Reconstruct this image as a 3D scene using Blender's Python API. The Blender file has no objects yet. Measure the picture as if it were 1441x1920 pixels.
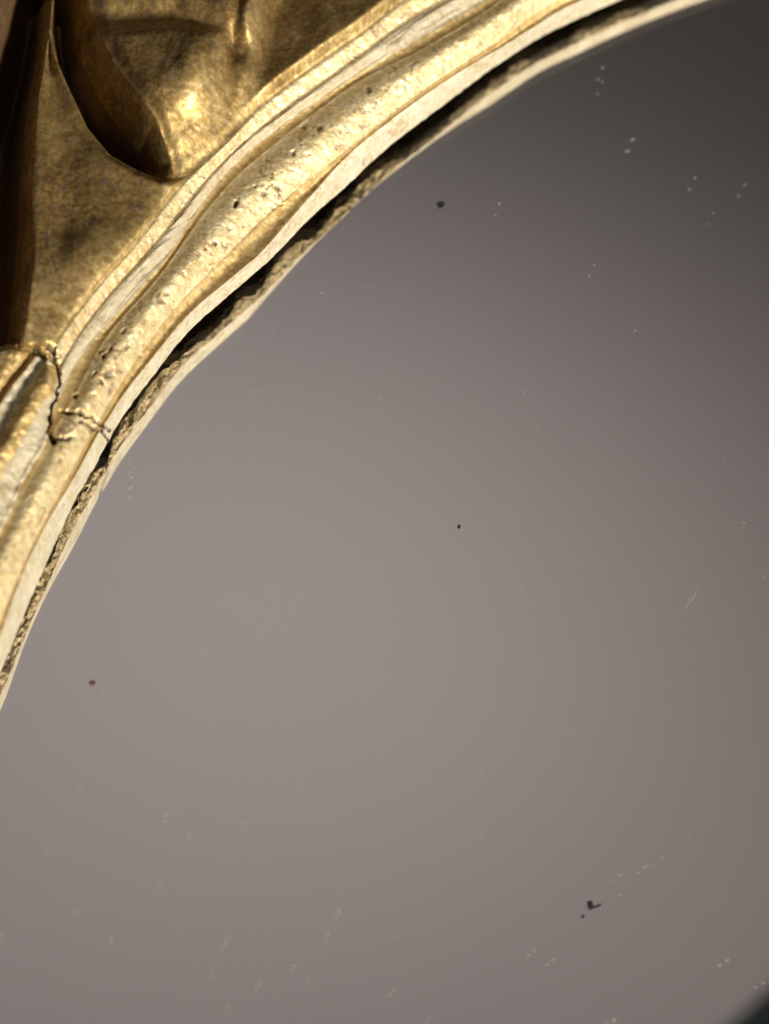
import bpy, math, random
import numpy as np
from mathutils import Matrix, Vector

# ---------------------------------------------------------------- camera
# The mirror lies face up: glass front at z = 0, image right ~ +X, image up ~ +Y.
W0, H0 = 1441.0, 1920.0            # photograph size, used to lay out real distances
FPX = 4200.0                       # focal length in photograph pixels
FOOT = (125.0, 2581.0)             # where the glass normal through the lens would appear
ZAX = 0.277                        # distance lens -> glass along the optical axis
nd = np.array([FOOT[0] - W0/2, -(FOOT[1] - H0/2), FPX]); nd /= np.linalg.norm(nd)
DCAM = ZAX * nd[2]
zw = -nd
xw = np.array([1.0, 0, 0]); xw -= xw.dot(zw)*zw; xw /= np.linalg.norm(xw)
yw = np.cross(xw, zw)         # (right, up, forward) is left-handed
RC = np.array([xw, yw, zw])        # rows: world axes written in (right, up, forward)
RIGHT, UP, FWD = RC[:, 0], RC[:, 1], RC[:, 2]
# camera frame here is (right, up, forward): forward maps to -Z of a Blender camera
CAM = np.array([0.0, 0.0, DCAM])

def unproj(px, py, z):
    px = np.asarray(px, float); py = np.asarray(py, float); z = np.asarray(z, float)
    d = ((px - W0/2)[..., None]*RIGHT + (H0/2 - py)[..., None]*UP + FPX*FWD)
    t = (z - DCAM)/d[..., 2]
    return CAM[0] + d[..., 0]*t, CAM[1] + d[..., 1]*t

def proj(x, y, z):
    p = np.stack([x - CAM[0], y - CAM[1], z - CAM[2]], -1)
    f = p @ FWD
    return W0/2 + FPX*(p @ RIGHT)/f, H0/2 - FPX*(p @ UP)/f

scene = bpy.context.scene
col = scene.collection
cd = bpy.data.cameras.new('camera'); cam = bpy.data.objects.new('camera', cd); col.objects.link(cam)
cd.sensor_fit = 'VERTICAL'; cd.sensor_height = 24.0; cd.lens = 24.0*FPX/H0
cd.clip_start = 0.01; cd.clip_end = 50
M = Matrix(((RIGHT[0], UP[0], -FWD[0], CAM[0]), (RIGHT[1], UP[1], -FWD[1], CAM[1]),
            (RIGHT[2], UP[2], -FWD[2], CAM[2]), (0, 0, 0, 1)))
cam.matrix_world = M
cd.dof.use_dof = True
fx, fy = unproj(430, 520, 0.006)
cd.dof.focus_distance = float((np.array([fx, fy, 0.006]) - CAM) @ FWD)*0.6 + ZAX*0.4
cd.dof.aperture_fstop = (cd.lens/1000)/0.0062
scene.camera = cam

# ---------------------------------------------------------------- light
world = bpy.data.worlds.new('World'); scene.world = world; world.use_nodes = True
world.node_tree.nodes['Background'].inputs[0].default_value = (0.80, 0.78, 0.80, 1)
world.node_tree.nodes['Background'].inputs[1].default_value = 0.042

def area(name, loc, target, size, power, colour, size_y=None):
    l = bpy.data.lights.new(name, 'AREA'); o = bpy.data.objects.new(name, l); col.objects.link(o)
    l.size = size; l.energy = power; l.color = colour
    if size_y: l.shape = 'RECTANGLE'; l.size_y = size_y
    o.location = loc
    o.rotation_euler = (Vector(target) - Vector(loc)).to_track_quat('-Z', 'Y').to_euler()
    return o

MID = unproj(450, 400, 0.006)
AZ, EL, DIST = math.radians(-46), math.radians(27), 0.95
area('key_lamp', (MID[0] + DIST*math.cos(EL)*math.cos(AZ), MID[1] + DIST*math.cos(EL)*math.sin(AZ), DIST*math.sin(EL)),
     (MID[0], MID[1], 0), 0.16, 13.6, (1.0, 0.93, 0.82))
def spot(name, loc, target, power, angle, blend, colour, rad):
    l = bpy.data.lights.new(name, 'SPOT'); o = bpy.data.objects.new(name, l); col.objects.link(o)
    l.energy = power; l.spot_size = math.radians(angle); l.spot_blend = blend; l.color = colour
    l.shadow_soft_size = rad; o.location = loc
    o.rotation_euler = (Vector(target) - Vector(loc)).to_track_quat('-Z', 'Y').to_euler()
    return o
CEIL = 1.9
def reflected(px, py):              # where the mirror shows the ceiling at a pixel
    x, y = unproj(px, py, 0.0)
    d = np.array([x, y, 0]) - CAM
    return np.array([x, y, 0]) + np.array([d[0], d[1], -d[2]])*(CEIL/-d[2])
spot('gradient_spot', (0.215, 0.921, 0.936), (-0.073, -0.002, CEIL), 19.5, 165.7, 1.0, (1.0, 0.935, 0.925), 0.02)  # unseen spot added to shape the gradient reflected in the glass
spot('mirror_fill', (0.95, 0.55, 1.15), (0.60, 0.74, CEIL), 1.9, 100, 1.0, (1.0, 0.86, 0.70), 0.02)  # added warm fill, brightens the right of the reflected ceiling

scene.view_settings.view_transform = 'Standard'
scene.view_settings.look = 'None'
scene.view_settings.exposure = 0.0
scene.view_settings.gamma = 1.0
scene.view_settings.use_curve_mapping = False
scene.render.engine = 'CYCLES'
scene.cycles.use_denoising = True
scene.cycles.max_bounces = 10
scene.cycles.caustics_reflective = True
scene.cycles.caustics_refractive = True
scene.cycles.sample_clamp_indirect = 3.0
scene.cycles.blur_glossy = 0.3

# ---------------------------------------------------------------- helpers
rng = np.random.default_rng(7)
_LAT = rng.random((512, 512))
def vnoise(x, y):
    xi = np.floor(x).astype(int); yi = np.floor(y).astype(int)
    fx = x - xi; fy = y - yi
    fx = fx*fx*(3 - 2*fx); fy = fy*fy*(3 - 2*fy)
    a = _LAT[xi % 512, yi % 512]; b = _LAT[(xi + 1) % 512, yi % 512]
    c = _LAT[xi % 512, (yi + 1) % 512]; d = _LAT[(xi + 1) % 512, (yi + 1) % 512]
    return (a*(1 - fx) + b*fx)*(1 - fy) + (c*(1 - fx) + d*fx)*fy - 0.5
def fbm(x, y, octaves=4, gain=0.5):
    s = 0; a = 1.0
    for k in range(octaves):
        s = s + a*vnoise(x*2**k + 37.1*k, y*2**k + 91.7*k); a *= gain
    return s
def sstep(a, b, x):
    t = np.clip((x - a)/(b - a), 0, 1); return t*t*(3 - 2*t)
def seg_dist(px, py, line):
    """distance to a polyline, signed side (+ = left of travel in picture y-down), fraction along it"""
    best = np.full(px.shape, 1e9); side = np.zeros(px.shape); along = np.zeros(px.shape)
    L = np.asarray(line, float); seg = np.hypot(*(L[1:] - L[:-1]).T); tot = seg.sum(); acc = 0
    for (ax, ay), (bx, by), sl in zip(L[:-1], L[1:], seg):
        dx, dy = bx - ax, by - ay
        t = np.clip(((px - ax)*dx + (py - ay)*dy)/(dx*dx + dy*dy), 0, 1)
        d = np.hypot(px - ax - t*dx, py - ay - t*dy)
        cr = dx*(py - ay) - dy*(px - ax)
        m = d < best
        best = np.where(m, d, best); side = np.where(m, np.sign(cr), side)
        along = np.where(m, (acc + t*sl)/tot, along); acc += sl
    return best, side, along
def inside(px, py, poly):
    r = np.zeros(px.shape, bool); n = len(poly)
    for i in range(n):
        x1, y1 = poly[i]; x2, y2 = poly[(i + 1) % n]
        if y1 == y2: continue
        c = ((y1 > py) != (y2 > py)) & (px < (x2 - x1)*(py - y1)/(y2 - y1) + x1)
        r ^= c
    return r

def mesh_obj(name, verts, faces, mat, parent=None, smooth=True):
    me = bpy.data.meshes.new(name)
    verts = np.asarray(verts, np.float32); faces = np.asarray(faces, np.int32)
    k = faces.shape[1]
    me.vertices.add(len(verts)); me.vertices.foreach_set('co', verts.ravel())
    me.loops.add(faces.size); me.loops.foreach_set('vertex_index', faces.ravel())
    me.polygons.add(len(faces)); me.polygons.foreach_set('loop_start', np.arange(0, faces.size, k, dtype=np.int32))
    me.polygons.foreach_set('use_smooth', np.full(len(faces), smooth, bool))
    me.update(calc_edges=True); me.validate()
    o = bpy.data.objects.new(name, me); col.objects.link(o)
    if mat: me.materials.append(mat)
    if parent: o.parent = parent
    return o
def grid_obj(name, X, Y, Z, mat, parent, closed=False, keep=None, wear_lit=None, dirt=None):
    """surface from 2D arrays [row, column]; keep = mask of cells"""
    n, m = X.shape
    idx = np.arange(n*m).reshape(n, m)
    if closed: idx = np.concatenate([idx, idx[:, :1]], 1)
    f = np.stack([idx[:-1, :-1], idx[:-1, 1:], idx[1:, 1:], idx[1:, :-1]], -1)
    f = f[keep] if keep is not None else f.reshape(-1, 4)
    v = np.stack([X, Y, Z], -1).reshape(-1, 3)
    used, inv = np.unique(f, return_inverse=True)
    o = mesh_obj(name, v[used], inv.reshape(-1, 4), mat, parent)
    for an, av in (('wear_lit', wear_lit), ('dirt', dirt)):
        if av is not None:
            at = o.data.attributes.new(an, 'FLOAT', 'POINT'); at.data.foreach_set('value', av.ravel()[used].astype(np.float32))
    return o

def tag(o, label, cat, kind=None, group=None):
    if label: o['label'] = label
    if cat: o['category'] = cat
    if kind: o['kind'] = kind
    if group: o['group'] = group

# ---------------------------------------------------------------- materials
def nodes(name):
    m = bpy.data.materials.new(name); m.use_nodes = True
    t = m.node_tree; return m, t, t.nodes['Principled BSDF']
def tex(t, scale, detail=4, rough=0.6, stretch=None, dist=0.0):
    c = t.nodes.new('ShaderNodeTexCoord'); n = t.nodes.new('ShaderNodeTexNoise')
    n.inputs['Scale'].default_value = scale; n.inputs['Detail'].default_value = detail
    n.inputs['Roughness'].default_value = rough; n.inputs['Distortion'].default_value = dist
    if stretch:
        mp = t.nodes.new('ShaderNodeMapping'); mp.inputs['Scale'].default_value = stretch
        mp.inputs['Rotation'].default_value = (0, 0, math.radians(8))
        t.links.new(c.outputs['Object'], mp.inputs['Vector']); t.links.new(mp.outputs['Vector'], n.inputs['Vector'])
    else:
        t.links.new(c.outputs['Object'], n.inputs['Vector'])
    return n.outputs['Fac']
def ramp(t, fac, stops):
    r = t.nodes.new('ShaderNodeValToRGB'); t.links.new(fac, r.inputs['Fac'])
    e = r.color_ramp.elements
    while len(e) < len(stops): e.new(0.5)
    for el, (p, c) in zip(e, stops):
        el.position = p; el.color = (*c, 1) if len(c) == 3 else c
    return r.outputs['Color']
def mix(t, fac, a, b):
    m = t.nodes.new('ShaderNodeMix'); m.data_type = 'RGBA'
    t.links.new(fac, m.inputs[0])
    for s, v in ((6, a), (7, b)):
        if isinstance(v, tuple): m.inputs[s].default_value = (*v, 1)
        else: t.links.new(v, m.inputs[s])
    return m.outputs[2]
def bump(t, p, fac, strength, dist):
    b = t.nodes.new('ShaderNodeBump'); b.inputs['Strength'].default_value = strength; b.inputs['Distance'].default_value = dist
    t.links.new(fac, b.inputs['Height'])
    prev = p.inputs['Normal'].links
    if prev: t.links.new(prev[0].from_socket, b.inputs['Normal'])
    t.links.new(b.outputs['Normal'], p.inputs['Normal'])

def gilding(name, lo, mid, hi, bole, bole_at, rough, metal, bump_s=0.5, brushed=0.0, rubbed_lit=None):
    m, t, p = nodes(name)
    base = ramp(t, tex(t, 260, 5, 0.65), [(0.30, lo), (0.5, mid), (0.72, hi)])
    fleck = ramp(t, tex(t, 1500, 3, 0.6), [(0.42, (0, 0, 0)), (0.62, (1, 1, 1))])
    base = mix(t, fleck, base, hi)
    # rubbed patches where the red-brown bole shows through the leaf
    spots = ramp(t, tex(t, 620, 4, 0.7, dist=1.2), [(bole_at, (0, 0, 0)), (bole_at + 0.05, (1, 1, 1))])
    base = mix(t, spots, base, bole)
    if rubbed_lit:
        at = t.nodes.new('ShaderNodeAttribute'); at.attribute_name = 'wear_lit'
        base = mix(t, at.outputs['Fac'], base, mix(t, fleck, rubbed_lit[0], rubbed_lit[1]))
    # pale gesso where the leaf has gone altogether
    ges = ramp(t, tex(t, 340, 5, 0.7, dist=0.8), [(0.64, (0, 0, 0)), (0.70, (1, 1, 1))])
    base = mix(t, ges, base, tuple(min(0.9, c*1.12 + 0.06) for c in hi))
    ad = t.nodes.new('ShaderNodeAttribute'); ad.attribute_name = 'dirt'     # grime packed in cracks and chips
    base = mix(t, ad.outputs['Fac'], base, (0.045, 0.024, 0.010))
    mt = t.nodes.new('ShaderNodeMath'); mt.operation = 'MULTIPLY_ADD'; mt.inputs[1].default_value = -metal; mt.inputs[2].default_value = metal
    t.links.new(ad.outputs['Fac'], mt.inputs[0]); t.links.new(mt.outputs[0], p.inputs['Metallic'])
    t.links.new(base, p.inputs['Base Color'])
    rr = ramp(t, tex(t, 500, 4), [(0.3, (rough - .09,)*3), (0.7, (rough + .14,)*3)])
    t.links.new(rr, p.inputs['Roughness'])
    bump(t, p, tex(t, 900, 5, 0.7), bump_s, 0.00025)
    bump(t, p, tex(t, 3200, 3, 0.6), bump_s*0.7, 0.00008)
    if brushed: bump(t, p, tex(t, 1800, 3, 0.6, stretch=(1, 0.12, 0.4)), brushed, 0.00015)
    return m
GOLD = gilding('gilding', (0.42, 0.26, 0.085), (0.57, 0.38, 0.14), (0.74, 0.56, 0.26), (0.42, 0.28, 0.16), 0.68, 0.50, 0.55, 0.3)
TORUS = gilding('torus_gilding', (0.62, 0.44, 0.18), (0.76, 0.58, 0.28), (0.90, 0.76, 0.46), (0.46, 0.31, 0.19), 0.575, 0.48, 0.5, 0.4)
AGED = gilding('aged_gilding', (0.22, 0.124, 0.030), (0.33, 0.200, 0.058), (0.48, 0.33, 0.125), (0.28, 0.165, 0.125), 0.57, 0.44, 0.7, 0.12, 0.35, ((0.56, 0.38, 0.13), (0.80, 0.62, 0.30)))
PALE = gilding('pale_worn_gilding', (0.42, 0.32, 0.17), (0.54, 0.455, 0.29), (0.64, 0.57, 0.41), (0.40, 0.28, 0.14), 0.62, 0.52, 0.15, 0.3)
LIPM = gilding('lip_gilding', (0.58, 0.44, 0.21), (0.72, 0.61, 0.38), (0.86, 0.80, 0.62), (0.46, 0.37, 0.22), 0.63, 0.42, 0.25, 0.3)
GESSO = gilding('raw_gesso', (0.24, 0.15, 0.05), (0.48, 0.34, 0.14), (0.76, 0.61, 0.33), (0.15, 0.09, 0.04), 0.56, 0.6, 0.15, 0.9)
def plain(name, c, rough, metal=0.0, noise=None):
    m, t, p = nodes(name)
    if noise:
        t.links.new(ramp(t, tex(t, noise, 4), [(0.3, tuple(v*0.7 for v in c)), (0.7, tuple(min(1, v*1.3) for v in c))]), p.inputs['Base Color'])
    else: p.inputs['Base Color'].default_value = (*c, 1)
    p.inputs['Roughness'].default_value = rough; p.inputs['Metallic'].default_value = metal
    return m
HOLLOWM = plain('hollow_shade', (0.115, 0.066, 0.028), 0.55, 0, 500)  # base colour darkened to stand in for shade inside the carved hollows
WOOD = plain('dark_rabbet_wood', (0.055, 0.032, 0.015), 0.7, 0, 900)
SILVER, _, p = nodes('mirror_silvering')
p.inputs['Base Color'].default_value = (0.865, 0.83, 0.825, 1); p.inputs['Metallic'].default_value = 1; p.inputs['Roughness'].default_value = 0.0
GLASS, _, p = nodes('clear_glass')
p.inputs['Base Color'].default_value = (0.99, 0.995, 0.99, 1); p.inputs['Transmission Weight'].default_value = 1
p.inputs['Roughness'].default_value = 0.0; p.inputs['IOR'].default_value = 1.5
SPECK = plain('fly_speck', (0.02, 0.012, 0.008), 0.7)
DUST, t_, p = nodes('dust_grain')
p.inputs['Base Color'].default_value = (0.62, 0.59, 0.57, 1); p.inputs['Roughness'].default_value = 0.9
tl = t_.nodes.new('ShaderNodeBsdfTranslucent'); tl.inputs[0].default_value = (0.76, 0.72, 0.70, 1)
ad = t_.nodes.new('ShaderNodeMixShader'); ad.inputs[0].default_value = 0.55
t_.links.new(p.outputs[0], ad.inputs[1]); t_.links.new(tl.outputs[0], ad.inputs[2])
t_.links.new(ad.outputs[0], t_.nodes['Material Output'].inputs['Surface'])
CEILM = plain('ceiling_paint', (0.62, 0.60, 0.59), 0.9)
TABLE = plain('table_wood', (0.16, 0.09, 0.05), 0.5, 0, 60)
STANDIN = plain('dark_standin_shell', (0.085, 0.165, 0.235), 0.4)
LENS = plain('lens_glass', (0.005, 0.005, 0.006), 0.05)

# ---------------------------------------------------------------- the moulding lines
# traced across the visible arc; every line is put at its own height above the glass
T_LB = [(1163,0),(1080,36),(1057,50),(1028,58),(964,101),(900,144),(868,170),(799,222),(733,271),(691,309),(647,353),(573,416),(514,483),(439,544),(416,567),(369,603),(333,643),(300,689),(250,754),(208,809),(194,855),(166,892),(139,942),(119,983),(100,1028),(75,1086),(47,1145),(28,1203),(0,1261)]
T_L1 = [(1120,-10),(1080,4),(1050,17),(975,71),(900,112),(799,177),(719,236),(643,298),(594,357),(544,412),(478,490),(444,521),(392,561),(355,597),(300,662),(222,761),(180,816),(150,886),(103,953),(72,1014),(31,1100),(17,1155),(0,1194)]
T_L2 = [(1030,5),(970,52),(900,101),(851,130),(764,191),(702,243),(643,287),(594,325),(551,362),(508,394),(466,436),(425,485),(369,534),(328,578),(271,655),(226,719),(205,757),(149,855),(111,930),(78,989),(36,1072),(17,1128),(0,1165)]
T_L3 = [(960,-15),(900,31),(834,69),(764,111),(690,140),(653,166),(608,200),(556,238),(504,280),(435,335),(392,392),(350,444),(328,484),(305,516),(250,578),(198,629),(173,678),(153,728),(125,770),(93,822),(66,880),(50,906),(22,954),(0,998)]
T_L4 = [(868,28),(799,69),(730,107),(688,128),(643,160),(594,192),(539,228),(487,268),(433,313),(405,347),(355,416),(319,482),(257,547),(215,598),(152,664),(139,692),(118,735),(98,775),(75,822),(45,880),(15,940),(0,970)]
T_L5 = [(851,0),(799,25),(747,56),(688,101),(625,149),(556,194),(497,240),(445,278),(411,315),(372,361),(336,410),(298,457),(243,517),(194,571),(130,662),(115,690),(95,732),(75,772),(50,820),(20,880),(0,915)]
T_L6 = [(760,2),(722,31),(695,57),(643,91),(580,135),(521,178),(476,213),(434,264),(382,312),(333,356),(303,399),(257,463),(208,516),(160,572),(110,640),(92,672),(70,715),(45,765),(20,815),(0,850)]
# end section at the lower left: pale fillet | gold band | pale band
T_M0 = [(112,700),(109,730),(95,765),(92,800),(87,822),(66,858),(50,882),(22,945),(0,992)]
T_M1 = [(110,716),(97,737),(85,749),(72,773),(58,798),(45,822),(31,849),(7,886),(0,900)]
T_M2 = [(80,690),(76,697),(50,733),(32,767),(16,794),(4,813),(-5,828)]
T_M3 = [(56,682),(50,690),(31,712),(11,740),(0,757),(-12,775)]

mm = 0.001
def lipz(u):                        # height of the lip's lower edge along the arc, u = 0 upper right .. 1 lower left
    return (2.1 + 1.3*sstep(0, 0.45, u) - 1.0*sstep(0.5, 1.0, u))*mm
def rise(u):                        # the lip stands taller towards the lower left
    return 4.6*sstep(0.45, 1.0, u)*mm
def upar(px, py):                   # rough position along the arc
    return np.clip((1163 - px)/1163*0.5 + py/1261*0.5, 0, 1)
def trace3(tr, h):
    P = np.array(tr, float); u = upar(P[:, 0], P[:, 1])
    z = lipz(u) + h*mm + (rise(u) if h > 0 else 0)
    return unproj(P[:, 0], P[:, 1], z)
# circle through the lip's lower edge
bx, by = trace3(T_LB, 0)
A = np.stack([2*bx, 2*by, np.ones_like(bx)], -1); s = np.linalg.lstsq(A, bx**2 + by**2, rcond=None)[0]
CX, CY = s[0], s[1]; RAD = math.sqrt(s[2] + CX*CX + CY*CY)
def polar(x, y): return np.arctan2(y - CY, x - CX) % (2*math.pi), np.hypot(x - CX, y - CY)
th_b, _ = polar(bx, by)
TH0, TH1 = th_b.min(), th_b.max()   # visible arc
pad = math.radians(9)
thd = np.linspace(TH0 - pad, TH1 + pad, 1500)
rest = 2*math.pi - (thd[-1] - thd[0])
thc = thd[-1] + np.linspace(0, rest, 242)[1:-1]
TH = np.concatenate([thd, thc]); NT = len(TH)
UU = np.clip((TH - TH0)/(TH1 - TH0), 0, 1)
UU = np.where(TH > thd[-1], 1 - (TH - thd[-1])/rest, UU)
UU = np.clip(UU, 0, 1)
ZL = lipz(UU); ZU = ZL + rise(UU)
def line_r(tr, h, smooth=10):
    x, y = trace3(tr, h); t, r = polar(x, y)
    o = np.argsort(t); t = t[o]; r = r[o]
    tt = np.linspace(t[0], t[-1], 400); rr = np.interp(tt, t, r)
    k = np.exp(-0.5*(np.arange(-20, 21)/smooth/1.6)**2); k /= k.sum()
    rr = np.convolve(np.pad(rr, 20, mode='edge'), k, 'valid')
    out = np.interp(TH, tt, rr)
    back = TH > thd[-1]
    out[back] = rr[-1] + (rr[0] - rr[-1])*sstep(0, 1, (TH[back] - thd[-1])/rest)
    return out
HT = dict(lb=0.0, l1=4.0, l2=4.6, l3=6.4, l4=6.4, l5=7.5, l6=8.2)
R_LB = line_r(T_LB, HT['lb'], 5); R_L1 = line_r(T_L1, HT['l1'], 6); R_L2 = line_r(T_L2, HT['l2'])
R_L3 = line_r(T_L3, HT['l3']); R_L4 = line_r(T_L4, HT['l4']); R_L5 = line_r(T_L5, HT['l5']); R_L6 = line_r(T_L6, HT['l6'])
# keep the order of the lines
eps = 0.12*mm
R_L1 = np.maximum(R_L1, R_LB + eps); R_L2 = np.maximum(R_L2, R_L1 + eps); R_L3 = np.maximum(R_L3, R_L2 + eps)
R_L4 = np.maximum(R_L4, R_L3 + eps); R_L5 = np.maximum(R_L5, R_L4 + eps); R_L6 = np.maximum(R_L6, R_L5 + eps)

root = bpy.data.objects.new('gilt_mirror', None); col.objects.link(root)
tag(root, 'old round mirror in a carved gilt frame with chipped worn mouldings', 'mirror')

CRACKS = [  # polyline in the picture, half width px, depth mm
    ([(146,772),(158,783),(172,781),(186,797),(205,806)], 3.6, 0.9),
    ([(150,788),(165,795),(178,806),(190,806)], 3.0, 0.8),
    ([(-20,643),(0,641),(25,638),(50,645),(75,654),(95,665),(106,680),(112,700),(112,720),(104,745),(95,762),(91,790),(92,812),(98,828)], 3.2, 1.5),
    ([(112,768),(128,774),(146,772)], 2.6, 0.6),
    ([(186,806),(196,818),(203,826)], 3, 1.0),
    ([(97,830),(100,822),(112,826),(128,822)], 4, 0.5),
    ([(90,650),(100,655),(104,668)], 6, 0.9),
    ([(90,310),(105,345),(122,370),(140,392)], 2.5, -0.14),
    ([(75,430),(95,480),(110,530)], 3, 0.14),
]
PITS = [(442,381,5,.5),(553,286,4,.35),(404,457,4,.35),(505,335,5,.3),(520,352,6,.3),(480,352,5,.25),(495,362,6,.3),(210,655,5,.4),(198,668,4,.4),(240,648,6,.3),(205,700,9,.35),(180,700,5,.4),(190,715,6,.4),(145,745,5,.4),(178,742,4,.3),(208,806,5,.5),
        (300,560,7,.3),(312,548,6,.25),(690,170,6,.2),(600,240,5,.2)]
_rp = random.Random(21)
for cx0, cy0, nn, sp in ((500,345,16,26),(205,690,18,24),(300,555,10,18),(590,255,8,24),(400,450,8,20),(60,960,10,22),(100,900,8,20),(760,150,8,24),(240,630,10,22),(130,830,8,16)):
    for k in range(nn):
        PITS.append((cx0 + _rp.gauss(0, sp), cy0 + _rp.gauss(0, sp), _rp.uniform(1.8, 4.2), _rp.uniform(0.04, 0.17)))
def scars(X, Y, Z):
    px, py = proj(X, Y, Z)
    nx = fbm(px/13, py/13, 3); ny = fbm(px/13 + 50, py/13, 3)
    jx = px + 8*nx; jy = py + 8*ny
    D = np.zeros_like(Z); G = np.zeros_like(Z)
    for ln, w, dep in CRACKS:
        L = np.array(ln)
        m = (px > L[:, 0].min() - 40) & (px < L[:, 0].max() + 40) & (py > L[:, 1].min() - 40) & (py < L[:, 1].max() + 40)
        if m.any():
            k = min(13, 2.6*w); d, _, _ = seg_dist(px[m] + k*nx[m], py[m] + k*ny[m], ln); D[m] += dep*mm*np.exp(-(d/w)**2)
            if dep > 0.4: G[m] = np.maximum(G[m], np.exp(-(d/w/0.8)**4))
    for qx, qy, w, dep in PITS:
        m = (abs(px - qx) < 40) & (abs(py - qy) < 40)
        if m.any():
            e = np.exp(-((jx[m] - qx)**2 + (jy[m] - qy)**2)/(w*w)); D[m] += dep*mm*e
            G[m] = np.maximum(G[m], sstep(0.25, 0.6, e)*min(1.0, dep*2.2 if dep > 0.2 else dep*4.2))
    return Z - D, G

def band(name, Ra, Rb, ha, hb, rows, shape, mat, rough=0.0, freq=1.0, wav=0.0, streak=0.0):
    t = np.linspace(0, 1, rows)[:, None]
    R = Ra[None]*(1 - t) + Rb[None]*t
    Z = (ZU if ha > 0 else ZL)[None]*(1 - t) + ZU[None]*t + mm*(ha*(1 - t) + hb*t + shape(t))
    arc = (TH*RAD/mm)[None] + 0*t; rad = R/mm
    env = np.sin(math.pi*np.clip(t, 0, 1))**0.5
    Z = Z + mm*env*(rough*fbm(arc*freq, rad*freq, 5, 0.6) + wav*fbm(arc*0.22 + 9, rad*0.3, 2) + streak*fbm(arc*0.13, rad*2.2 - R_L1[None]/mm*2.2, 3, 0.6))
    X = CX + R*np.cos(TH); Y = CY + R*np.sin(TH)
    Z, G = scars(X, Y, Z)
    return grid_obj(name, X, Y, Z, mat, root, closed=True, dirt=G)

ar = (TH*RAD/mm)
R_LBn = R_LB + mm*0.10*fbm(ar*1.1, 0*ar + 3, 3)          # chipped lower arris
lip = band('inner_lip', R_LBn, R_L1, HT['lb'], HT['l1'], 22, lambda t: 0.75*np.sin(math.pi*t)*(0.6 + 0.4*t), LIPM, 0.14, 0.8, 0.12, 0.22)
band('cove_moulding', R_L1, R_L2, HT['l1'], HT['l2'], 30, lambda t: -0.42*np.sin(math.pi*t)**1.6, GOLD, 0.10, 0.9, 0.2)
band('torus_moulding', R_L2, R_L3, HT['l2'], HT['l3'], 50, lambda t: 1.15*np.sin(math.pi*t)**1.35, TORUS, 0.11, 1.7, 0.14)
band('groove', R_L3, R_L4, HT['l3'], HT['l4'], 10, lambda t: -0.22*np.sin(math.pi*t), GOLD, 0.08, 1.2)
band('pale_fillet', R_L4, R_L5, HT['l4'], HT['l5'], 24, lambda t: 0.12*np.sin(math.pi*t) - 0.16*np.sin(2*math.pi*t), PALE, 0.14, 0.8, 0.15, 0.3)
def beadshape(t):
    return -0.24*np.exp(-((t - 0.22)/0.16)**2) + 0.5*np.exp(-((t - 0.88)/0.30)**2)*sstep(0, .3, t)
band('bead_moulding', R_L5, R_L6, HT['l5'], HT['l6'], 26, beadshape, TORUS, 0.14, 1.1, 0.1)

# ---------------------------------------------------------------- under the lip: crumbling gesso and dark rabbet
rows = 22
t = np.linspace(0, 1, rows)[:, None]
lump = fbm(ar*0.28, 0*ar + 11, 4, 0.5)
wid = np.clip(0.85 + 1.1*lump + 0.25*UU + 0.25*fbm(ar*1.6, 0*ar + 5, 2), 0.25, 2.0)*mm
drop = np.clip(0.20 + 0.34*UU**2 + 0.40*lump, 0.08, 0.8)*ZL
R = R_LBn[None] + wid[None]*t
crumb = fbm(ar[None]*0.75 + 0*t, R/mm*1.3, 4, 0.55)
patch = sstep(-0.16, 0.2, fbm(ar*0.11, 0*ar + 77, 2))[None]
Z = ZL[None] - drop[None]*t**0.8 + mm*(0.25 + 0.75*patch)*(0.75*crumb + 0.3*fbm(ar[None]*2.4 + 0*t, R/mm*2.4 + 40, 3, 0.6))*np.sin(math.pi*np.clip(t + .02, 0, 1))**0.5
Z = np.clip(Z, 0.06*mm, ZL[None] + 0.1*mm)
Z[0] = ZL
Z[-1] += 0.7*mm
grid_obj('gesso_edge', CX + R*np.cos(TH), CY + R*np.sin(TH), Z, GESSO, root, closed=True)
tr = np.array([0, 0.15, 0.5, 1.0, 1.001, 1.001])[:, None]
zr = np.array([0.9, 1.8, 2.2, 2.4, 0.5, -2.6])[:, None]
R = (R_LBn + wid*0.92)[None] + 9*mm*tr
Z = np.where(zr > 0.8, ZL[None] + (zr - 0.35)*mm, zr*mm)
Z = Z + mm*0.8*fbm(ar[None]*0.7 + 0*tr, R/mm, 4, 0.6)*(zr > 0)
grid_obj('rabbet', CX + R*np.cos(TH), CY + R*np.sin(TH), Z, WOOD, root, closed=True)

# ---------------------------------------------------------------- carved field
NR = 330
ROUT = RAD + 66*mm
t = np.linspace(0, 1, NR)[:, None]**1.0
R = R_L6[None]*(1 - t) + ROUT*t
X = CX + R*np.cos(TH); Y = CY + R*np.sin(TH)
ZB = ZU[None] + (HT['l6'] + 0.5*math.exp(-(0.12/0.30)**2))*mm + 0*R
dR = (R - R_L6[None])/mm
h = np.zeros_like(R)
def P(hh): return proj(X, Y, ZB + hh*mm)
CAP = [(-60,655),(0,641),(25,638),(50,645),(75,654),(95,665),(106,680),(112,700),(112,720),(104,745),(95,762),(91,790),(92,812),(88,826),(66,860),(50,884),(22,947),(0,994),(-60,1130)]
# leaf A: flat triangular leaf
LEAF_R = [(84,-20),(93,62),(104,105),(132,170),(162,232),(205,285),(258,318),(300,334),(336,330),(372,318)]
LEAF_L = [(100,-20),(92,62),(72,170),(61,300),(56,400),(46,520),(36,600),(24,660),(10,720)]
LEAF = [(93,58),(104,105),(132,170),(162,232),(205,285),(258,318),(300,334),(336,330),(372,318),(372,800),(0,800),(24,660),(36,600),(46,520),(56,400),(61,300),(72,170)]
pA = P(0.5)
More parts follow.
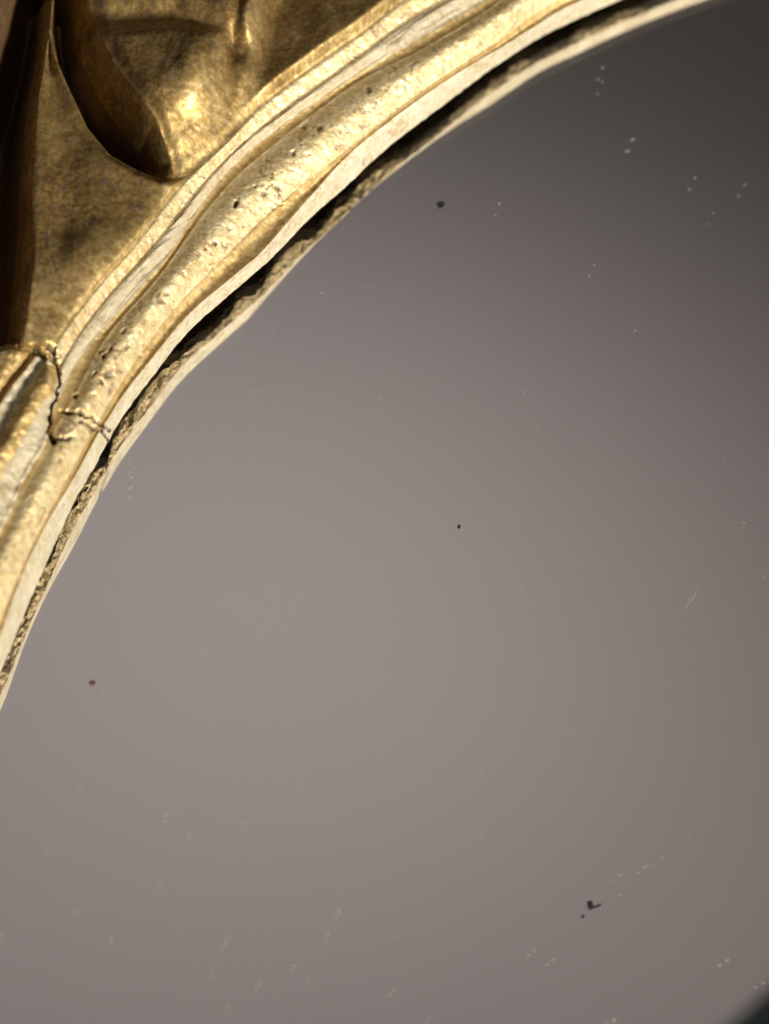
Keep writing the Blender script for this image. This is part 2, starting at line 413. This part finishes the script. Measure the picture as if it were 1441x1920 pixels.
# lobe C: ridge whose crest runs along its left edge
CREST = [(150,-90),(168,-10),(182,50),(212,118),(250,178),(292,232),(322,288),(334,345)]
pC = P(2.5)
dC, sC, aC = seg_dist(*pC, CREST)
right = sC < 0
front = sstep(-1.0, 9.5, dR)                                  # front of the lobe climbs from the bead
h_lobe_r = 5.4*front - 0.22*np.clip(dR - 10, 0, 40) + 0.9*np.exp(-((pC[0]-368)/40)**2 - ((pC[1]-170)/55)**2)
crest = 5.4*front - 0.22*np.clip(dR - 10, 0, 40)
h_lobe_l = crest - (crest + 15)*sstep(-14, 92, dC)
h_c = np.where(right, h_lobe_r - (crest + 15)*sstep(-14, 92, 0*dC)*np.exp(-(dC/16)**2), h_lobe_l)
# dip across the head of the lobe
dTop, _, _ = seg_dist(*P(4.0), [(150,8),(230,18),(330,20),(420,48),(450,80)])
h_c = h_c - 1.8*np.exp(-(dTop/26)**2)
# crease, ridge and dished panel to the right of the lobe
dCr, sCr, aCr = seg_dist(*P(2.5), [(470,-60),(452,0),(440,60),(432,120),(438,170),(430,250)])
panel = -0.20*dR + 2.0*np.exp(-dR/20)
over = np.where(sCr < 0, 0, 1)*1.0
dRg, _, _ = seg_dist(*P(2.5), [(505,-60),(490,20),(478,80),(468,150),(450,225)])
blend = np.where(sCr < 0, sstep(5, 75, dCr), 0)
h_c = h_c*(1 - blend) + panel*blend + 0.7*np.exp(-(dRg/16)**2)*sstep(1, 6, dR)
h_c = h_c - 0.9*np.exp(-(dCr/13)**2)*sstep(2, 6, dR)
inA = inside(*pA, LEAF)
dA, _, _ = seg_dist(*pA, LEAF_R)
dL, _, _ = seg_dist(*pA, LEAF_L)
sl = 1.6 + 5.0*sstep(430, 640, pA[1])
low = sstep(400, 620, pA[1])
h_leaf = (1.0 + 2.8*low)*(1 - np.exp(-dR/sl)) - 0.06*dR + 0.35*np.tanh(np.minimum(dA, dL)/30.0)
dF, _, _ = seg_dist(*pA, [(104,120),(122,220),(128,340),(112,470),(90,580)])
h_leaf = h_leaf + 0.45*np.exp(-(dL/13)**2) - 0.7*np.exp(-(dF/42)**2) + 0.5*np.exp(-(dA/24)**2)
h_leaf = h_leaf - 7.0*sstep(140, 40, pA[1])
# hollow left of the leaf, rising again to another lobe at the far left
left = (~inA) & (pA[0] < np.interp(pA[1], [p[1] for p in LEAF_L], [p[0] for p in LEAF_L]) + 2)
dE, sE, aE = seg_dist(*P(1.0), [(75,-80),(48,30),(20,110),(-15,190),(-60,300)])
h_left = -14.0*sstep(-6, 75, dL) + 15.5*np.where(sE > 0, sstep(0, 55, dE), 0)
use_leaf = inA
edge = np.minimum(dA, dL)
h2 = np.where(left, h_left, h_c)
soft = sstep(0, 20, edge)**0.7
roll = sstep(0, 30, dA)                                       # the leaf's edge rolls down into the hollow
h2 = np.where((~use_leaf) & (~left) & (h2 < 0) & (dA < 30), h2*roll, h2)
h2 = np.where(use_leaf, h_leaf*soft, h2)
vis = sstep(TH0 - math.radians(8), TH0 - math.radians(3), TH)*sstep(TH1 + math.radians(8), TH1 + math.radians(4), TH)
h2 = np.where(use_leaf, h2*sstep(0, 0.6, dR), h2*sstep(0.0, 1.4, dR))
h2 = np.where(inside(*P(1.0), CAP), -3.0, h2)                  # room for the end section
h = h + h2*vis[None]
rough = fbm(X/mm*0.9, Y/mm*0.9, 5, 0.6)
h = h + 0.07*rough*sstep(0, 0.6, dR) + 0.5*fbm(X/mm*0.20, Y/mm*0.16, 2)*sstep(0, 4, dR) + 0.13*fbm(X/mm*0.55 + 7, Y/mm*0.3, 2)*sstep(0, 1.5, dR)
h = h - 9.0*sstep(0.9, 1.0, t)                                 # outer edge rolls over
Z = ZB + h*mm
Z, G = scars(X, Y, Z)
# bright leaf kept along the bead; lit leaf foot, lobe belly and ridge painted brighter
WEAR_LIT = 0.9*np.exp(-dR/2.2) + 0.85*low*np.exp(-dR/7.0)*use_leaf + 0.75*np.exp(-((pC[0]-372)/42)**2 - ((pC[1]-185)/75)**2) + 0.5*np.exp(-(dRg/14)**2)*sstep(160, 40, pC[1])
WEAR_LIT = np.clip(WEAR_LIT + 0.75*fbm(X/mm*0.45, Y/mm*0.3, 4, 0.6) - 0.05, 0, 1)
cell = lambda a: np.concatenate([a, a[:, :1]], 1)[:-1, :-1]
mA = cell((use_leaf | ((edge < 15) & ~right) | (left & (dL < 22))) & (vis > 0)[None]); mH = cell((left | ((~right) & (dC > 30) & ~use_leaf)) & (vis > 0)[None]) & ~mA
mC = cell((dCr < 400) & ((sCr > 0) | (pC[0] < 436)) & (right | (dC <= 30)) & (vis > 0)[None]) & ~mA & ~mH
mP = ~(mA | mH | mC)
grid_obj('carved_leaf', X, Y, Z, AGED, root, True, mA, WEAR_LIT, G)
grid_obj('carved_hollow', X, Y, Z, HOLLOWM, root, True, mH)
grid_obj('carved_lobe', X, Y, Z, AGED, root, True, mC, WEAR_LIT, G)
grid_obj('carved_ground', X, Y, Z, AGED, root, True, mP, WEAR_LIT, G)
# side and back of the frame
a = np.linspace(0, 2*math.pi, 361)[:-1]
rr_ = np.array([ROUT/mm, ROUT/mm + .4, ROUT/mm, RAD/mm + 8])[:, None]*mm
zz_ = np.array([1.5, -2, -5.9, -5.9])[:, None]*mm + 0*a[None]
grid_obj('frame_back', CX + rr_*np.cos(a), CY + rr_*np.sin(a), zz_, WOOD, root, True)

# ---------------------------------------------------------------- end section at the lower left
EH = 9.2
rM0 = line_r(T_M0, EH - 1.6); rM1 = line_r(T_M1, EH - 0.6); rM2 = line_r(T_M2, EH); rM3 = line_r(T_M3, EH)
sel = np.where((TH > TH1 - math.radians(34)) & (TH < TH1 + math.radians(8)))[0]
th = TH[sel]; zl = ZL[sel]
rr = np.linspace(0, 1, 190)[:, None]
r0 = np.minimum(rM0, R_L3)[sel] - 1.5*mm
RE = r0[None] + rr*24*mm
XE = CX + RE*np.cos(th); YE = CY + RE*np.sin(th)
b0, b1, b2, b3 = (q[sel][None] for q in (rM0, rM1, rM2, rM3))
b1 = np.maximum(b1, b0 + .3*mm); b2 = np.maximum(b2, b1 + .3*mm); b3 = np.maximum(b3, b2 + .3*mm)
def frac(r, p, q): return np.clip((r - p)/(q - p), 0, 1)
f0 = frac(RE, b0, b1); f1 = frac(RE, b1, b2); f2 = frac(RE, b2, b3)
hE = (EH - 1.6) + 0.9*sstep(0, 1, f0) - 0.3*np.sin(math.pi*f0) + 0.7*np.sin(math.pi*f1) + 0.3*f1 - 0.45*np.sin(math.pi*f2)
beyond = np.clip((RE - b3)/mm, 0, 99)
hE = hE - 1.0*np.exp(-((beyond - 0.7)/0.5)**2) + 0.6*sstep(0.6, 2.5, beyond) - 0.12*beyond
hE = hE + 0.25*fbm(XE/mm*1.1, YE/mm*1.1, 5, 0.6)
ZE = ZU[sel][None] + hE*mm
pe = proj(XE, YE, ZE)
ins = inside(*pe, CAP); dcap, _, _ = seg_dist(*pe, CAP)
sd = np.where(ins, dcap, -dcap) + 5*fbm(pe[0]/12, pe[1]/12, 3)
ZE = ZE - mm*1.1*(1 - sstep(0, 20, sd))*(1 - 0.7*sstep(740, 800, pe[1])) - mm*6*(1 - sstep(-2.5, 0.5, sd))
ZE, GE = scars(XE, YE, ZE)
kp = sd > -5
def ecells(m): return (m & kp)[:-1, :-1]
grid_obj('end_fillet', XE, YE, ZE, PALE, root, False, ecells(RE < b1), dirt=GE)
grid_obj('end_bead', XE, YE, ZE, GOLD, root, False, ecells((RE >= b1) & (RE < b2)), dirt=GE)
grid_obj('end_hollow', XE, YE, ZE, PALE, root, False, ecells((RE >= b2) & (RE < b3)), dirt=GE)
grid_obj('end_scroll', XE, YE, ZE, GOLD, root, False, ecells(RE >= b3), dirt=GE)

# ---------------------------------------------------------------- glass
GT = 2.4*mm
RG = RAD + 5.5*mm
def disc(name, z0, z1, r, mat, parent, n=160):
    a = np.linspace(0, 2*math.pi, n + 1)[:-1]
    c = np.stack([CX + r*np.cos(a), CY + r*np.sin(a)], -1)
    me = bpy.data.meshes.new(name)
    v = [(p[0], p[1], z1) for p in c] + ([(p[0], p[1], z0) for p in c] if z0 is not None else [])
    f = [list(range(n))]
    if z0 is not None:
        f += [list(range(2*n - 1, n - 1, -1))] + [(i, n + i, n + (i + 1) % n, (i + 1) % n) for i in range(n)]
    me.from_pydata(v, [], f); me.update()
    o = bpy.data.objects.new(name, me); col.objects.link(o); me.materials.append(mat); o.parent = parent
    return o
glass = disc('mirror_glass', -GT, 0.0, RG, GLASS, root)
disc('silvering', -GT - 0.4*mm, -GT - 0.05*mm, RG, SILVER, glass)

def blob(name, qx, qy, outline, mat, parent, hgt=0.12):
    """flat blot between glass and silvering; outline in photograph pixels round (qx, qy)"""
    n = len(outline)
    pts = [unproj(qx + a, qy + b, -GT*0.645) for a, b in outline]
    cx_ = sum(p[0] for p in pts)/n; cy_ = sum(p[1] for p in pts)/n
    v = [(p[0], p[1], -GT - 0.045*mm) for p in pts] + [(cx_ + (p[0] - cx_)*.95, cy_ + (p[1] - cy_)*.95, -GT - 0.01*mm) for p in pts]
    f = [list(range(n, 2*n))] + [(i, (i + 1) % n, n + (i + 1) % n, n + i) for i in range(n)] + [list(range(n - 1, -1, -1))]
    me = bpy.data.meshes.new(name); me.from_pydata([tuple(map(float, q)) for q in v], [], f); me.update()
    o = bpy.data.objects.new(name, me); col.objects.link(o); me.materials.append(mat); o.parent = parent
    return o
def ring(rx, ry, n=9, j=0.15, seed=0):
    r_ = random.Random(seed)
    return [(rx*math.cos(k*6.2832/n)*(1 + r_.uniform(-j, j)), ry*math.sin(k*6.2832/n)*(1 + r_.uniform(-j, j))) for k in range(n)]
blob('fly_speck', 825, 384, [(-8,-1),(-5,-5),(3,-7),(8,-5),(8,1),(3,5),(-1,8),(-4,4)], SPECK, glass)
blob('fly_speck', 860, 987, ring(3.5, 4.5, 8, .2, 1), SPECK, glass)
blob('fly_speck', 173, 1280, ring(6.5, 6, 8, .15, 2), plain('brown_speck', (0.26, 0.15, 0.11), 0.7), glass)
blob('fly_speck', 1092, 1718, ring(3.6, 3.6, 8, .1, 3), SPECK, glass)
blob('fly_speck', 1110, 1697, [(-10,-8),(-1,-9),(1,-3),(2,2),(10,-1),(17,-3),(17,0),(8,5),(-6,9),(-9,4),(-10,0)], SPECK, glass)

# dust lying on the glass
rd = random.Random(5)
dv, df = [], []
def grain(qx, qy, ln, wd, ang, hgt=0.05):
    ca, sa = math.cos(ang), math.sin(ang); b = len(dv); n = 6
    for k in range(n):
        a_ = k*6.2832/n; ox = ln*math.cos(a_)*rd.uniform(.75, 1.2); oy = wd*math.sin(a_)*rd.uniform(.75, 1.2)
        x, y = unproj(qx + ox*ca - oy*sa, qy + ox*sa + oy*ca, 0.0); dv.append((float(x), float(y), 0.00003))
    x, y = unproj(qx, qy, 0.0); dv.append((float(x), float(y), hgt*mm))
    for k in range(n): df.append((b + k, b + (k + 1) % n, b + n))
known = [(300,1660,9,0.9,-.9),(420,1770,26,0.7,-1.0),(150,1480,6,0.9,-.4),(560,1480,7,0.8,-.7),(240,1600,3,1.5,0),(90,1600,3,1.4,.4),(640,1560,4,1,-.8),(480,1380,3,1.2,0),(610,1180,5,.8,-1.2),(830,1580,6,.8,-.3),(900,1450,3,1.2,0),(1185,262,6,2.5,-.3),(1129,127,3,2.5,0),(1128,154,2.5,2,0),(1302,334,2,3,0),(1395,347,2.5,2.5,0),(1113,497,2.5,2.5,0),(1335,400,2,2,0),(715,745,3,2.5,0),(980,735,2,2,0),(1003,807,2.5,2,0),(1300,1118,17,1.0,-1.05),
 (375,1223,3,2.5,0),(374,1301,3,3,0),(725,1385,3,2.5,0),(311,1528,6,2,-.6),(354,1566,3.5,2.5,0),(460,1540,9,1.5,-.2),(3,1752,2.5,3,0),(208,1757,4,3,.5),(596,1778,3.5,2,-.6),(635,1710,2,6,.35),(615,1752,2,5,.4),(485,1845,5,2,-.8),(428,1886,4,2,-1.2),(400,1822,3,3,0),(552,1810,3,3,-.5),
 (1000,1782,5,2.2,-.5),(1035,1800,4,2,-.3),(1362,1801,4,3,0),(738,1857,4,2.5,-.5),(1150,1913,3,6,.3),(1208,1625,7,1.5,-.4),(1160,1640,4,1.5,0),(1430,1843,3,2,0),(243,870,3,3,0),(246,895,5,2,-.7),(245,915,5,2,-.9),(193,1290,3,2.5,0),(690,540,2.5,2,0),(530,975,2,5,0),(1190,620,2,2,0),(935,382,2.5,3,0)]
for g in known: grain(g[0], g[1], g[2]*0.85, g[3]*0.85, g[4])
for k in range(150):
    s_ = rd.random(); qx, qy = rd.uniform(0, 1700), rd.uniform(0, 2200)
    if qx > 900 and qy < 800 and k % 3: continue
    grain(qx, qy, rd.uniform(0.6, 1.5)*(1 + s_**6*3), rd.uniform(0.5, 1.1), rd.uniform(-1.5, 0.5))
keepf = []
for f_ in df:
    c_ = dv[f_[2]]
    if math.hypot(c_[0] - CX, c_[1] - CY) < RAD - 1.5*mm: keepf.append(f_)
me = bpy.data.meshes.new('dust'); me.from_pydata(dv, [], keepf); me.update(); me.materials.append(DUST)
dust = bpy.data.objects.new('dust', me); col.objects.link(dust)
tag(dust, 'pale dust grains and short scratches scattered on the mirror glass', 'dust', kind='stuff')

# ---------------------------------------------------------------- what the mirror looks out on
def plane(name, x0, x1, y0, y1, z, mat):
    me = bpy.data.meshes.new(name); me.from_pydata([(x0, y0, z), (x1, y0, z), (x1, y1, z), (x0, y1, z)], [], [(0, 1, 2, 3)]); me.update()
    o = bpy.data.objects.new(name, me); col.objects.link(o); me.materials.append(mat); o['kind'] = 'structure'; return o
plane('ceiling', -4, 4, -4, 4, CEIL, CEILM)
plane('table_top', -0.7, 0.7, -0.7, 0.7, -6.2*mm, TABLE)

# handset-shaped stand-in for an unidentified dark object; only its blurred corner shows reflected
def on_plane(px, py, q, n):
    x, y = unproj(px, py, -GT*0.66); d = np.array([x, y, -GT*0.66]) - CAM; o_ = np.array([x, y, -GT*0.66]); d = np.array([d[0], d[1], -d[2]])
    k = ((q - o_) @ n)/(d @ n); return o_ + d*k
q0 = CAM - FWD*0.012
E1 = on_plane(1395, 1893, q0, FWD); E2 = on_plane(1441, 1852, q0, FWD)
ax = E2 - E1; ax /= np.linalg.norm(ax); ay = np.cross(ax, FWD)
far = on_plane(1500, 1990, q0, FWD)
if (far - E1) @ ay < 0: ay = -ay
def standin():
    o = bpy.data.objects.new('dark_standin', None); col.objects.link(o)
    az = np.cross(ax, ay); c = E1 + ax*0.045 + ay*0.037
    if az @ FWD > 0: sgn = 1
    else: sgn = -1
    Lh, Wh, r_, T = 0.075, 0.037, 0.011, 0.008
    out = []
    for sx, sy, a0 in ((1, 1, 0), (-1, 1, 90), (-1, -1, 180), (1, -1, 270)):
        for k in range(7):
            a_ = math.radians(a0 + 15*k); out.append((sx*(Lh - r_) + r_*math.cos(a_), sy*(Wh - r_) + r_*math.sin(a_)))
    n = len(out); V = []
    for ins_, zt in ((.0015, 0), (0, .0015), (0, T - .0015), (.0015, T)):
        for x, y in out:
            V.append(tuple(c + ax*(x*(1 - ins_/Lh)) + ay*(y*(1 - ins_/Wh)) - FWD*zt))
    F = [list(range(n)), list(range(4*n - 1, 3*n - 1, -1))]
    for k in range(3): F += [(k*n + i, k*n + (i + 1) % n, (k + 1)*n + (i + 1) % n, (k + 1)*n + i) for i in range(n)]
    me = bpy.data.meshes.new('body'); me.from_pydata([tuple(map(float, v)) for v in V], [], F); me.update()
    me.materials.append(STANDIN); b = bpy.data.objects.new('body', me); col.objects.link(b); b.parent = o
    for ox, oy in ((-0.06, 0.018), (-0.042, 0.018)):
        lc = c + ax*ox + ay*oy; V = []; n2 = 20
        for zt, rl in ((0.0, .0075), (-.002, .0075), (-.002, .006), (-.001, .0058)):
            V += [tuple(map(float, lc + ax*rl*math.cos(6.2832*k/n2) + ay*rl*math.sin(6.2832*k/n2) - FWD*zt)) for k in range(n2)]
        F = [(k*n2 + i, k*n2 + (i + 1) % n2, (k + 1)*n2 + (i + 1) % n2, (k + 1)*n2 + i) for k in range(3) for i in range(n2)] + [list(range(3*n2, 4*n2))]
        me = bpy.data.meshes.new('lens'); me.from_pydata(V, [], F); me.update(); me.materials.append(LENS)
        lo_ = bpy.data.objects.new('lens', me); col.objects.link(lo_); lo_.parent = o
    tag(o, 'dark stand-in for an unidentified object, its blurred corner reflected at lower right', 'standin')
standin()
print('circle', CX, CY, RAD, 'cam', CAM, 'ceil', reflected(0, 0), reflected(1441, 0), reflected(0, 1920), reflected(1441, 1920), 'standin', E1, E2)
